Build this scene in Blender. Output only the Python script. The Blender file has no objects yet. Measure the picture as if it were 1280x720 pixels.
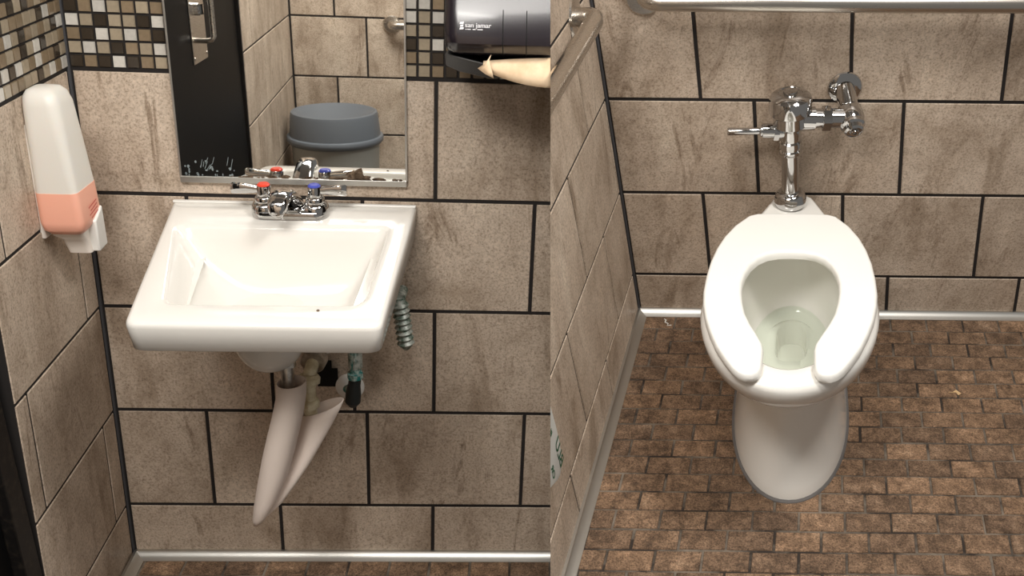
import bpy, bmesh, math, random
from mathutils import Vector, Matrix
random.seed(11)
C = bpy.context.scene.collection
PI = math.pi

# ------------------------------------------------------------------ frames
# Both rooms are authored in their own coordinates: x along the back wall,
# y out of the back wall towards the viewer, z up from the floor.
FLIP = Matrix(((1,0,0),(0,-1,0),(0,0,1)))
ML = Matrix(((0.997474,-0.060929,0.036507,-1.171178),
             (0.054591,0.986443,0.154755,-0.561881),
             (-0.045441,-0.152372,0.987278,-0.323223),
             (0,0,0,1)))                       # wash room -> world
MR = Matrix.Identity(4)                        # toilet room = world
ROOM = {'L': ML, 'R': MR}
CAM = Vector((-0.073544,-2.153292,1.497239))
SEAM_N = Vector((0.998519,0.050532,-0.020177)) # party plane between the rooms

def fl(p): return Vector((p[0], -p[1], p[2]))
def V(*a): return Vector(a)

# ------------------------------------------------------------------ materials
def mat(name, base=(.8,.8,.8), rough=.5, metal=0., spec=.5, coat=0., trans=0., ior=1.45, sss=0., alpha=1.):
    m = bpy.data.materials.new(name); m.use_nodes = True
    b = m.node_tree.nodes['Principled BSDF']
    b.inputs['Base Color'].default_value = (*base, 1)
    b.inputs['Roughness'].default_value = rough
    b.inputs['Metallic'].default_value = metal
    b.inputs['Specular IOR Level'].default_value = spec
    b.inputs['Coat Weight'].default_value = coat
    b.inputs['Coat Roughness'].default_value = .08
    b.inputs['Transmission Weight'].default_value = trans
    b.inputs['IOR'].default_value = ior
    if sss:
        b.inputs['Subsurface Weight'].default_value = sss
        b.inputs['Subsurface Radius'].default_value = (.02,.012,.008)
    b.inputs['Alpha'].default_value = alpha
    return m
def nt(m): return m.node_tree.nodes, m.node_tree.links, m.node_tree.nodes['Principled BSDF']
def noise(N, L, vec, scale, detail=4, rough=.55, dist=0.):
    n = N.new('ShaderNodeTexNoise'); n.inputs['Scale'].default_value = scale
    n.inputs['Detail'].default_value = detail; n.inputs['Roughness'].default_value = rough
    n.inputs['Distortion'].default_value = dist
    L.new(vec, n.inputs['Vector']); return n.outputs['Fac']
def ramp(N, L, fac, stops):
    r = N.new('ShaderNodeValToRGB'); e = r.color_ramp.elements
    while len(e) < len(stops): e.new(.5)
    for k,(p,c) in enumerate(stops):
        e[k].position = p; e[k].color = (*c,1) if len(c)==3 else c
    L.new(fac, r.inputs['Fac']); return r.outputs['Color']
def mixc(N, L, a, b, fac, mode='MIX'):
    m = N.new('ShaderNodeMix'); m.data_type = 'RGBA'; m.blend_type = mode
    for s,x in ((6,a),(7,b)):
        if isinstance(x, tuple): m.inputs[s].default_value = (*x,1)
        else: L.new(x, m.inputs[s])
    if isinstance(fac, (int,float)): m.inputs[0].default_value = fac
    else: L.new(fac, m.inputs[0])
    return m.outputs[2]
def vecs(N, L, attr='rnd', k=29.):
    """object coordinates, shifted per tile"""
    tc = N.new('ShaderNodeTexCoord'); at = N.new('ShaderNodeAttribute'); at.attribute_name = attr
    s = N.new('ShaderNodeVectorMath'); s.operation = 'SCALE'; s.inputs['Scale'].default_value = k
    L.new(at.outputs['Color'], s.inputs[0])
    a = N.new('ShaderNodeVectorMath'); a.operation = 'ADD'
    L.new(tc.outputs['Object'], a.inputs[0]); L.new(s.outputs[0], a.inputs[1])
    return a.outputs[0], at.outputs['Color']
def mapv(N, L, vec, rot=(0,0,0), scale=(1,1,1)):
    m = N.new('ShaderNodeMapping'); m.inputs['Rotation'].default_value = rot
    m.inputs['Scale'].default_value = scale; L.new(vec, m.inputs['Vector']); return m.outputs[0]
def bump(N, L, h, b, strength=.2, dist=.002):
    n = N.new('ShaderNodeBump'); n.inputs['Strength'].default_value = strength
    n.inputs['Distance'].default_value = dist; L.new(h, n.inputs['Height'])
    L.new(n.outputs['Normal'], b.inputs['Normal'])

def tile_material(name, k):
    m = mat(name, rough=.5, spec=.35); N,L,b = nt(m)
    v, rnd = vecs(N, L)
    st = mapv(N, L, v, (0,-.3,0), (9., 9., 2.6))
    big = noise(N, L, st, 1., 6, .62, .6)
    c = ramp(N, L, big, [(.3,(.21*k,.162*k,.120*k)),(.46,(.325*k,.265*k,.211*k)),(.62,(.375*k,.313*k,.254*k)),(.78,(.44*k,.381*k,.311*k))])
    cl = noise(N, L, v, 7., 5, .65, .3)
    c = mixc(N, L, c, ramp(N, L, cl, [(.28,(.66,.62,.57)),(.52,(1,1,1)),(.75,(1.13,1.12,1.1))]), .8, 'MULTIPLY')
    vn = noise(N, L, mapv(N, L, v, (0,-.45,0), (15.,15.,3.)), 1., 9, .74, 1.1)
    veins = ramp(N, L, vn, [(.34,(.8,.8,.8)),(.43,(0,0,0))])
    c = mixc(N, L, c, (.15*k,.108*k,.075*k), 0.0 if False else veins)
    g = noise(N, L, v, 210., 3, .75)
    c = mixc(N, L, c, ramp(N, L, g, [(.33,(.55,.51,.47)),(.48,(.97,.97,.97)),(.64,(1.18,1.18,1.18))]), .9, 'MULTIPLY')
    g2 = noise(N, L, v, 62., 4, .8)
    c = mixc(N, L, c, ramp(N, L, g2, [(.3,(.76,.73,.70)),(.5,(1,1,1)),(.75,(1.1,1.1,1.1))]), .6, 'MULTIPLY')
    tone = N.new('ShaderNodeSeparateColor'); L.new(rnd, tone.inputs[0])
    c = mixc(N, L, c, ramp(N, L, tone.outputs[0], [(0,(.9,.89,.88)),(1,(1.06,1.06,1.06))]), 1., 'MULTIPLY')
    L.new(c, b.inputs['Base Color']); bump(N, L, g2, b, .25, .001)
    return m
def brick_material():
    m = mat('brown_floor_paver', rough=.62, spec=.3); N,L,b = nt(m)
    v, rnd = vecs(N, L)
    big = noise(N, L, v, 24., 5, .7, .4)
    c = ramp(N, L, big, [(.28,(.065,.044,.031)),(.45,(.16,.103,.067)),(.6,(.245,.16,.105)),(.78,(.41,.29,.20))])
    g = noise(N, L, v, 260., 3, .8)
    c = mixc(N, L, c, ramp(N, L, g, [(.34,(.34,.31,.29)),(.5,(.98,.98,.98)),(.64,(1.55,1.52,1.48))]), .9, 'MULTIPLY')
    g2 = noise(N, L, v, 75., 4, .8)
    c = mixc(N, L, c, ramp(N, L, g2, [(.3,(.62,.6,.58)),(.52,(1,1,1)),(.7,(1.3,1.26,1.2))]), .8, 'MULTIPLY')
    tone = N.new('ShaderNodeSeparateColor'); L.new(rnd, tone.inputs[0])
    c = mixc(N, L, c, ramp(N, L, tone.outputs[1], [(0,(.76,.76,.77)),(.5,(1,.99,.97)),(1,(1.2,1.17,1.12))]), 1., 'MULTIPLY')
    L.new(c, b.inputs['Base Color']); bump(N, L, g2, b, .5, .002)
    return m
def attr_material(name, rough, coat=0.):
    m = mat(name, rough=rough, coat=coat); N,L,b = nt(m)
    at = N.new('ShaderNodeAttribute'); at.attribute_name = 'rnd'
    tc = N.new('ShaderNodeTexCoord')
    g = noise(N, L, tc.outputs['Object'], 140., 3, .6)
    c = mixc(N, L, at.outputs['Color'], ramp(N, L, g, [(.3,(.86,.86,.86)),(.7,(1.1,1.1,1.1))]), .6, 'MULTIPLY')
    L.new(c, b.inputs['Base Color']); return m
def mottled(name, a, bcol, scale=40., rough=.5, lo=.4, hi=.6, **kw):
    m = mat(name, rough=rough, **kw); N,L,b = nt(m)
    tc = N.new('ShaderNodeTexCoord')
    L.new(ramp(N, L, noise(N, L, tc.outputs['Object'], scale, 5, .65), [(lo,a),(hi,bcol)]), b.inputs['Base Color'])
    return m
def brushed(name, base, rough=.28):
    m = mat(name, base, rough, 1.); N,L,b = nt(m)
    tc = N.new('ShaderNodeTexCoord')
    f = noise(N, L, mapv(N, L, tc.outputs['Object'], (0,0,0), (6,400,400)), 1., 3, .6)
    r = N.new('ShaderNodeMapRange'); r.inputs['To Min'].default_value = rough-.05; r.inputs['To Max'].default_value = rough+.08
    L.new(f, r.inputs['Value']); L.new(r.outputs[0], b.inputs['Roughness']); return m

M = dict(
 tile=tile_material('stone_look_wall_tile', 1.58),
 grout=mat('dark_grout', (.016,.013,.012), .85),
 caulk=mat('blue_grey_caulk', (.05,.05,.055), .6),
 base_caulk=mat('grey_base_caulk', (.15,.14,.135), .7),
 brick=brick_material(),
 floor_grout=mottled('floor_grout', (.03,.022,.017), (.20,.165,.13), 9., .85, .42, .62),
 mosaic=attr_material('glass_mosaic', .22, .3),
 ceramic=mat('white_vitreous_china', (.87,.85,.805), .13, 0, .5, .3),
 china=mat('cream_white_china', (.79,.765,.72), .14, 0, .5, .3),
 seat=mat('white_seat_plastic', (.955,.945,.905), .26),
 chrome=mat('chrome', (.56,.555,.55), .07, 1.),
 worn=mottled('dull_chrome', (.30,.26,.22), (.62,.58,.53), 60., .35, .35, .65, metal=.8),
 steel=brushed('brushed_stainless', (.60,.56,.51), .27),
 alu=brushed('aluminium_trim', (.60,.59,.56), .40),
 black=mat('black_door_paint', (.004,.004,.0045), .45, spec=.10),
 jamb=mottled('worn_black_paint', (.006,.005,.005), (.03,.024,.018), 70., .5, .5, .75),
 smoke=mat('smoked_black_plastic', (.016,.012,.016), .24, 0, .6, .2),
 jaw=mat('dark_grey_plastic', (.055,.053,.052), .45),
 paper=mottled('tan_paper', (.72,.52,.33), (.82,.63,.43), 30., .8),
 vinyl=mat('pinkish_white_vinyl', (.80,.69,.62), .45, sss=.0),
 pvc=mottled('yellowed_pvc', (.62,.54,.35), (.82,.76,.56), 45., .4),
 teal=mottled('verdigris', (.01,.17,.16), (.42,.50,.46), 85., .6, .42, .6),
 greenmetal=mottled('corroded_metal', (.05,.10,.07), (.48,.50,.46), 70., .45, .38, .62, metal=.25),
 rubber=mat('black_rubber', (.012,.014,.013), .55),
 hole=mat('dark_hole', (.004,.004,.004), .9),
 white=mat('white_enamel', (.78,.76,.72), .35),
 offwhite=mat('off_white_plastic', (.80,.73,.66), .35),
 bottle=mat('frosted_bottle', (.74,.71,.655), .38, sss=.25),
 soap=mat('peach_soap', (.90,.45,.33), .34, sss=.15),
 soapface=mat('pale_peach_soap', (.90,.52,.42), .34, sss=.15),
 red=mat('red_cap', (.75,.06,.03), .3), blue=mat('blue_cap', (.06,.08,.42), .3),
 ink_red=mat('red_ink', (.6,.1,.09), .6), ink_green=mat('green_ink', (.03,.16,.07), .6),
 ink_white=mat('white_ink', (.85,.83,.85), .5),
 bin_=mat('grey_bin_plastic', (.34,.34,.315), .42), lid=mat('slate_lid_plastic', (.135,.15,.17), .36),
 mirror=mat('mirror_silver', (.95,.96,.94), .012, 1.),
 rust=mottled('mirror_corrosion', (.06,.035,.02), (.20,.14,.09), 120., .8),
 haze=mat('mirror_scuffs', (.20,.24,.25), .6),
 wrap=mat('white_wrapper', (.70,.71,.68), .45),
 ceil=mat('painted_ceiling', (.45,.43,.40), .8),
 leaf=mat('dry_leaf', (.62,.42,.22), .8), lint=mat('white_lint', (.7,.68,.63), .9),
)
# water: thin greenish film that reflects at grazing angles
w = bpy.data.materials.new('toilet_water'); w.use_nodes = True
N, L = w.node_tree.nodes, w.node_tree.links; N.clear()
o = N.new('ShaderNodeOutputMaterial'); mx = N.new('ShaderNodeMixShader'); tr = N.new('ShaderNodeBsdfTransparent')
gl = N.new('ShaderNodeBsdfGlossy'); fr = N.new('ShaderNodeFresnel')
tr.inputs['Color'].default_value = (.93,.97,.92,1); gl.inputs['Roughness'].default_value = .03; fr.inputs['IOR'].default_value = 1.33
L.new(fr.outputs[0], mx.inputs[0]); L.new(tr.outputs[0], mx.inputs[1]); L.new(gl.outputs[0], mx.inputs[2]); L.new(mx.outputs[0], o.inputs[0])
M['water'] = w

# ------------------------------------------------------------------ mesh builder
def frame_of(d, hint=None):
    d = Vector(d).normalized(); h = Vector(hint) if hint is not None else (V(0,0,1) if abs(d.z) < .9 else V(1,0,0))
    a = h.cross(d)
    if a.length < 1e-6: a = V(1,0,0).cross(d)
    a.normalize(); return a, d.cross(a).normalized(), d
class MB:
    def __init__(s): s.v=[]; s.f=[]; s.m=[]; s.mi=0
    def loft(s, rings, cap0=True, cap1=True, closed=True):
        n = len(rings[0]); b0 = len(s.v)
        for r in rings: s.v += [Vector(p) for p in r]
        for i in range(len(rings)-1):
            for j in range(n if closed else n-1):
                a = b0+i*n+j; b = b0+i*n+(j+1)%n
                s.f.append((a,b,b+n,a+n)); s.m.append(s.mi)
        if cap0: s.f.append(tuple(b0+j for j in reversed(range(n)))); s.m.append(s.mi)
        if cap1: s.f.append(tuple(b0+(len(rings)-1)*n+j for j in range(n))); s.m.append(s.mi)
        return s
    def tube(s, pts, r, n=16, caps=True, hint=None, flat=1.):
        pts = [Vector(p) for p in pts]; rs = r if isinstance(r,(list,tuple)) else [r]*len(pts)
        rings=[]; prev=None
        for i,p in enumerate(pts):
            d = (pts[min(i+1,len(pts)-1)]-pts[max(i-1,0)]).normalized()
            if prev is None: a,b,_ = frame_of(d, hint)
            else:
                a = (prev - d*prev.dot(d)); a.normalize(); b = d.cross(a)
            prev = a
            rings.append([p+a*(rs[i]*math.cos(2*PI*k/n))+b*(rs[i]*flat*math.sin(2*PI*k/n)) for k in range(n)])
        return s.loft(rings, caps, caps)
    def lathe(s, prof, o, axis=(0,0,1), n=32, hint=None, caps=True):
        o = Vector(o); a,b,d = frame_of(axis, hint)
        rings = [[o+d*t+a*(max(r,1e-4)*math.cos(2*PI*k/n))+b*(max(r,1e-4)*math.sin(2*PI*k/n)) for k in range(n)] for r,t in prof]
        return s.loft(rings, caps, caps)
    def box(s, lo, hi):
        x0,y0,z0=lo; x1,y1,z1=hi
        return s.loft([[(x0,y0,z0),(x1,y0,z0),(x1,y1,z0),(x0,y1,z0)],[(x0,y0,z1),(x1,y0,z1),(x1,y1,z1),(x0,y1,z1)]])
    def obox(s, c, ax, ay, az):
        c,ax,ay,az = map(Vector,(c,ax,ay,az))
        q = [(-1,-1),(1,-1),(1,1),(-1,1)]
        return s.loft([[c+ax*a+ay*b-az for a,b in q],[c+ax*a+ay*b+az for a,b in q]])
    def build(s, name, m, parent=None, room='R', origin=None, smooth=35., bevel=0., sub=0, seam=None, solid=0., segs=2):
        org = parent['_o'] if parent is not None else (origin if origin is not None else None)
        if org is None:
            lo = [min(p[i] for p in s.v) for i in range(3)]; hi = [max(p[i] for p in s.v) for i in range(3)]
            org = ((lo[0]+hi[0])/2,(lo[1]+hi[1])/2,lo[2])
        rm = parent['_r'] if parent is not None else room
        og = Vector(org); me = bpy.data.meshes.new(name)
        me.from_pydata([fl(p-og) for p in s.v], [], s.f); 
        ms = m if isinstance(m,(list,tuple)) else [m]
        for q in ms: me.materials.append(q)
        for p,i in zip(me.polygons, s.m): p.material_index = i
        bm = bmesh.new(); bm.from_mesh(me); bmesh.ops.remove_doubles(bm, verts=bm.verts, dist=1e-6)
        bmesh.ops.recalc_face_normals(bm, faces=bm.faces)
        if seam: cut(bm, ROOM[rm] @ Matrix.Translation(fl(og)), seam)
        bm.to_mesh(me); bm.free()
        if smooth:
            for p in me.polygons: p.use_smooth = True
            me.set_sharp_from_angle(angle=math.radians(smooth))
        ob = bpy.data.objects.new(name, me); C.objects.link(ob)
        if parent is not None: ob.parent = parent
        else: ob.matrix_world = ROOM[rm] @ Matrix.Translation(fl(og))
        if solid:
            k = ob.modifiers.new('thickness','SOLIDIFY'); k.thickness = solid; k.offset = 0
        if bevel:
            k = ob.modifiers.new('edge','BEVEL'); k.width = bevel; k.segments = segs; k.limit_method = 'ANGLE'; k.angle_limit = math.radians(40)
        if sub:
            k = ob.modifiers.new('smooth','SUBSURF'); k.levels = sub; k.render_levels = sub
        ob['_o'] = [float(x) for x in og]; ob['_r'] = rm
        return ob
def cut(bm, mw, side):
    """end the mesh at the party plane; side 'L' keeps the wash room's side, 'R' the toilet room's"""
    co = mw.inverted() @ CAM; no = mw.to_3x3().transposed() @ SEAM_N
    no = no if side == 'L' else -no
    r = bmesh.ops.bisect_plane(bm, geom=bm.verts[:]+bm.edges[:]+bm.faces[:], dist=1e-6, plane_co=co, plane_no=no, clear_outer=True)
    e = [x for x in r['geom_cut'] if isinstance(x, bmesh.types.BMEdge)]
    if e: bmesh.ops.holes_fill(bm, edges=e, sides=0)
def thing(name, label, cat, origin, room, group=None):
    o = bpy.data.objects.new(name, None); C.objects.link(o); o.empty_display_size = .05
    o.matrix_world = ROOM[room] @ Matrix.Translation(fl(origin))
    o['_o'] = [float(x) for x in origin]; o['_r'] = room
    return tag(o, label, cat, group)
def tag(o, label, cat, group=None):
    o['label'] = label; o['category'] = cat
    if group: o['group'] = group
    return o
def struct(o): o['kind'] = 'structure'; return o
def lab(o, l): o['label'] = l; return o
def rquad(c, rad, z=None, n=6, m=5, zf=None):
    """ring round a 4-corner polygon with rounded corners; zf(x, y) gives the height"""
    rad = rad if isinstance(rad,(list,tuple)) else [rad]*4
    c = [Vector((p[0],p[1])) for p in c]; pts=[]; ends=[]
    for i in range(4):
        p,a,b = c[i], c[i-1], c[(i+1)%4]
        u=(a-p).normalized(); w_=(b-p).normalized(); ang=u.angle(w_); t=rad[i]/math.tan(ang/2)
        s0,s1=p+u*t,p+w_*t
        arc=[]
        for k in range(n+1):
            q=k/n; arc.append((s0*(1-q)**2+p*2*q*(1-q)+s1*q*q))
        ends.append(arc)
    for i in range(4):
        pts += ends[i]; a,b = ends[i][-1], ends[(i+1)%4][0]
        pts += [a.lerp(b,k/m) for k in range(1,m)]
    return [Vector((p.x,p.y,zf(p.x,p.y) if zf else z)) for p in pts]

# ------------------------------------------------------------------ tiled surfaces
def tiled(name, P0, U, W, Nn, tiles, ext, room, mats, seam=None, raise_=.002, inset=.0016, back=.05, colour=None):
    """slab of grout with every tile raised on it; tiles = quads in (u, w), ext = slab rectangle"""
    P0,U,W,Nn = map(Vector,(P0,U,W,Nn)); Nn.normalize()
    at = lambda u,w_,h: P0+U*u+W*w_+Nn*h
    bm = bmesh.new(); lay = bm.loops.layers.float_color.new('rnd')
    def quad(vs, mi, col):
        f = bm.faces.new([bm.verts.new(fl(p)) for p in vs]); f.material_index = mi
        for l in f.loops: l[lay] = col
        return f
    u0,w0,u1,w1 = ext
    a = [(u0,w0),(u1,w0),(u1,w1),(u0,w1)]
    fr = [at(u,w_,0) for u,w_ in a]; bk = [at(u,w_,-back) for u,w_ in a]
    quad(fr,0,(0,0,0,1)); quad(bk[::-1],0,(0,0,0,1))
    for i in range(4): quad([fr[i],bk[i],bk[(i+1)%4],fr[(i+1)%4]],0,(0,0,0,1))
    for k,q in enumerate(tiles):
        col = colour[k] if colour else (random.random(),random.random(),random.random(),1)
        c = Vector((sum(p[0] for p in q)/4, sum(p[1] for p in q)/4))
        inn = []
        for p in q:
            d = Vector(p)-c
            inn.append((p[0]-math.copysign(inset,d.x), p[1]-math.copysign(inset,d.y)))
        lo = [at(*p,-.0005) for p in q]; tp = [at(*p,raise_) for p in inn]
        quad(tp,1,col)
        for i in range(4): quad([lo[i],lo[(i+1)%4],tp[(i+1)%4],tp[i]],1,col)
    bmesh.ops.remove_doubles(bm, verts=bm.verts, dist=1e-6)
    bmesh.ops.recalc_face_normals(bm, faces=bm.faces)
    if seam: cut(bm, ROOM[room], seam)
    me = bpy.data.meshes.new(name); bm.to_mesh(me); bm.free()
    for q in mats: me.materials.append(q)
    ob = bpy.data.objects.new(name, me); C.objects.link(ob); ob.matrix_world = ROOM[room].copy()
    ob['_o'] = (0.,0.,0.); ob['_r'] = room
    return struct(ob)
def courses(rows, u0, u1, pitch, gap, first=None):
    """running-bond rows: (w0, w1, one joint u [, extra joints])"""
    out=[]
    for r in rows:
        w0,w1,j = r[:3]; js=[j+k*pitch for k in range(-12,13)] + list(r[3] if len(r)>3 else [])
        js = sorted([u0]+[q for q in js if u0+.012<q<u1-.012]+[u1])
        for a,b in zip(js,js[1:]):
            ga = gap/2 if a>u0 else (first or gap/2)
            out.append([(a+ga,w0+gap/2),(b-gap/2,w0+gap/2),(b-gap/2,w1-gap/2),(a+ga,w1-gap/2)])
    return out
TM = [M['grout'], M['tile']]

# ================================================================== WASH ROOM (left of the party plane)
WU = V(0,-.0283,.9996); WN = V(0,.9996,.0283)              # back wall: up, out
LU = V(.0319,1.0004,0); LW = V(.0285,-.0283,.9996); LN = V(.9991,-.0318,-.0294)   # left wall
h0,h1,h2,h3,h4 = .1425,.3925,.6425,.8925,1.1405
MT = 1.2985                                                 # top of the mosaic band
rows = [(.0,h0,.348),(h0,h1,.1996),(h1,h2,.348,[.525]),(h2,h3,.1996),(h3,h4,.348),(MT,MT+.25,.1996),(MT+.25,MT+.5,.348),(MT+.5,MT+.75,.2)]
LO=V(-.0041,0,0); RO=V(.0192,0,0)                        # foot of the corner in each room
tiled('wall_back', LO, (1,0,0), LW, WN, courses(rows,.0,1.6,.3525,.0070,.009), (-.05,-.02,1.6,MT+.75), 'L', TM, 'L')
rowsl = [(.0,h0,.36),(h0,h1,.0697),(h1,h2,.3564),(h2,h3,.0699),(h3,h4,.3475),(MT,MT+.25,.07),(MT+.25,MT+.5,.35),(MT+.5,MT+.75,.07)]
tiled('wall_left', LO, LU, LW, LN, courses(rowsl,.0,.405,.357,.006,.010), (.0,-.02,.405,MT+.75), 'L', TM)

# mosaic bands
PAL = dict(D=(.040,.030,.021), T=(.235,.175,.112), B=(.345,.285,.205), G=(.58,.55,.50), K=(.16,.12,.08))
bandL = ['DTDGDTBD','BGBDTBGT','TDGBGTDB','GBDBBDGT','DTGBTBTG','TGBTDBBD']
bandR = ['BTDTKK','BDGTBD','BGTDGB','BDBKTG','BGGTDB','GTDGBT']
tiles=[]; cols=[]
pu,pv = .0263,(MT-h4-.004)/6
for r in range(6):
    for k in range(36):
        ch = bandL[r][k] if k<8 else (bandR[r][k-25] if 25<=k<31 else random.choice('DTTBBGK'))
        x0 = .029+(k)*pu-.0265+.004; 
        tiles.append([(x0+.0019,h4+.003+r*pv+.0019),(x0+pu-.0019,h4+.003+r*pv+.0019),(x0+pu-.0019,h4+.003+(r+1)*pv-.0019),(x0+.0019,h4+.003+(r+1)*pv-.0019)])
        j=random.uniform(.88,1.1); cols.append((*[c*j for c in PAL[ch]],1))
tiled('trim_1', LO+WN*.0005, (1,0,0), LW, WN, tiles, (0,h4,.97,MT), 'L', [M['grout'],M['mosaic']], 'L', .003, .001, .0005, cols)
bandS = ['GTGBDBBTTBGT','BDTTGTBGDGDT','TBBDGBDTBTDG','GDBTBTDBGTBD','TTGDBBTTBDGT','GDTBTDBDTGBT']
tiles=[]; cols=[]; pu=.0262
for r in range(6):
    for k in range(15):
        ch = bandS[r][k] if k<12 else random.choice('DTTBBG')
        y0=.004+k*pu
        tiles.append([(y0+.0019,h4+.003+r*pv+.0019),(y0+pu-.0019,h4+.003+r*pv+.0019),(y0+pu-.0019,h4+.003+(r+1)*pv-.0019),(y0+.0019,h4+.003+(r+1)*pv-.0019)])
        j=random.uniform(.88,1.1); cols.append((*[c*j for c in PAL[ch]],1))
tiled('trim_2', LO+LN*.0005, LU, LW, LN, tiles, (0,h4,.405,MT), 'L', [M['grout'],M['mosaic']], None, .003, .001, .0005, cols)
# caulked corner
b = MB(); b.tube([LO+V(.002,.002,0), LO+LW*2.05+V(.002,.002,0)], .0042, 8); struct(b.build('trim_3', M['caulk'], room='L'))

# floor of the wash room
def brick_rows(n0, n1, xe, pitch_x, pitch_y, y_first, slope, x0, x1, gap):
    out=[]
    for r in range(n0,n1):
        ya,yb = y_first+r*pitch_y, y_first+(r+1)*pitch_y
        off = xe+(pitch_x/2 if r%2 else 0)+random.uniform(-.004,.004)
        for k in range(-14,16):
            a=off+k*pitch_x; e=a+pitch_x
            if e<x0 or a>x1: continue
            sh=lambda y: slope*y
            g=gap/2*random.uniform(.7,1.25); j=random.uniform(-.0012,.0012)
            out.append([(a+g+sh(ya),ya+gap/2+j),(e-g+sh(ya),ya+gap/2+j),(e-g+sh(yb),yb-gap/2+j),(a+g+sh(yb),yb-gap/2+j)])
    return out
FM=[M['floor_grout'],M['brick']]
tiled('floor', (0,0,0), (1,0,0), (0,1,0), (0,0,1), brick_rows(-1,12,.03,.0945,.0528,.024,0,-.1,1.0,.0045), (-.3,-.05,1.4,2.6), 'L', FM, 'L', .002,.0012,.05)

# aluminium coves along the foot of the walls
def cove(name, pts, out, room, seam, end0=None):
    b=MB(); prof=[(0,0),(.026,0),(.026,.003),(.018,.006),(.009,.011),(.006,.0165),(0,.0165)]
    rings=[[Vector(p)+Vector(out)*a+V(0,0,1)*z for a,z in prof] for p in pts]
    b.loft(rings); return struct(b.build(name, M['alu'], room=room, seam=seam, smooth=50))
cove('baseboard_back', [(.004,.002,.0),(1.3,.002,.0)], (0,1,0), 'L','L')
cove('baseboard_left', [LU*.004+V(.002,0,0), LU*.404+V(.002,0,0)], (1,-.03,0), 'L',None)

# black door in the left wall: jamb, leaf, push plate, pull
b=MB(); b.box((-.06,.408,0),(.021,.455,2.1)); b.box((-.06,.40,0),(.0065,.409,2.1))
struct(b.build('trim_4', M['jamb'], room='L', bevel=.002))
D0,D1 = V(.000,.457,0), V(-.058,1.405,0); du=(D1-D0).normalized(); dn=V(du.y,-du.x,0)
b=MB(); b.obox((D0+D1)/2+V(0,0,1.0)-dn*.02, (D1-D0)/2, dn*.02, V(0,0,1.0)); door=struct(b.build('door_1', M['black'], room='L', origin=(-.03,.93,0), bevel=.002))
b=MB(); pc=D0+du*.47+V(0,0,1.24)+dn*.0015; b.obox(pc, du*.075, dn*.0015, V(0,0,.23)); 
plate=lab(b.build('push_plate', M['steel'], parent=door, bevel=.001),'brushed steel push plate')
b=MB()
for sx in (-1,1):
    for sz in (-1,1): b.lathe([(.005,0),(.004,.002),(.0,.0028)], pc+du*.065*sx+V(0,0,.215*sz)+dn*.0015, dn, 10)
b.build('screw', M['worn'], parent=plate)
b=MB(); b.lathe([(.018,0),(.018,.012),(.014,.016),(.0,.016)], pc-du*.015+V(0,0,-.085)+dn*.001, dn, 20); b.obox(pc-du*.015+V(0,0,-.085)+dn*.018, du*.004, dn*.006, V(0,0,.014))
lab(b.build('door_lock', M['chrome'], parent=door),'chrome thumb turn lock')
hp=D0+du*.415; b=MB(); z0,z1=1.075,1.37
b.tube([hp+V(0,0,z0),hp+dn*.04+V(0,0,z0),hp+dn*.05+V(0,0,z0+.003),hp+dn*.056+V(0,0,z0+.012),hp+dn*.056+V(0,0,z1-.012),hp+dn*.05+V(0,0,z1-.003),hp+dn*.04+V(0,0,z1),hp+V(0,0,z1)], .0075, 14)
lab(b.build('pull_handle', M['steel'], parent=door),'brushed steel pull handle')

# the wall opposite and the return beside the door (seen in the mirror)
AC=V(-.109,2.323,.985); A1=V(.997844,.065158,-.007885); A2=V(-.064947,.997587,.024524); A3=V(.009464,-.023959,.999668)
rr=[(k*.25,(k+1)*.25,(.1816,.315)[k%2]) for k in range(-4,4)]
rr=[(a,b_,(.186 if k%2==0 else .315)) for k,(a,b_,_) in zip(range(-4,4),rr)]
tiled('wall_opposite', AC, A1, A3, -A2, courses(rr,0,.9,.3425,.0075,.008), (-.04,-1.02,.9,1.0), 'L', TM)
rs=[(k*.25,(k+1)*.25,(.025 if k%2==0 else .20)) for k in range(-4,4)]
tiled('wall_side', AC, -A2, A3, A1, courses(rs,0,.905,.367,.006,.008), (0,-1.02,.912,1.0), 'L', TM)

# ------------------------------------------------------------------ mirror
th=.002
mU=V(math.cos(th),0,0)+WU*math.sin(th); tw_=-.022; mW=WU*math.cos(tw_)-V(1,0,0)*math.sin(tw_)
mo=V(.2186,0,0)+WU*.9335                                   # bottom left corner on the wall
mt=thing('wall_mirror','frameless rectangular mirror above the sink, bottom edge corroded','mirror',tuple(mo+WN*.004),'L')
mw_,mh=.4465,.62
b=MB(); b.obox(mo+mU*mw_/2+mW*mh/2+WN*.0065, mU*mw_/2, mW*mh/2, WN*.0025); b.build('mirror_glass', M['mirror'], parent=mt, smooth=0)
def strip(a,c,wd,dep):  # metal edge channel
    d=(c-a); n=d.normalized().cross(WN); return (a+c)/2, d/2, n*wd/2, WN*dep/2
b=MB(); b.obox(mo+mU*mw_/2-mW*.0052+WN*.007, mU*(mw_/2+.001), mW*.0062, WN*.005); lab(b.build('bottom_channel', M['alu'], parent=mt, bevel=.001),'pale aluminium channel along the bottom edge')
for sx in (0,1):
    b=MB(); b.obox(mo+mU*(mw_*sx)+mW*mh/2+WN*.006, mU*.0018, mW*mh/2, WN*.0035); b.build('side_edge', M['alu'], parent=mt)
rnd=random.Random(5)
b=MB()
def blob(u,w_,ru,rw,n=9):
    c=mo+mU*u+mW*w_+WN*.0093; 
    b.f.append(tuple(range(len(b.v),len(b.v)+n))); b.m.append(0)
    for k in range(n):
        q=2*PI*k/n; j=rnd.uniform(.7,1.25); b.v.append(c+mU*(ru*j*math.cos(q))+mW*(rw*j*math.sin(q)))
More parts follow.
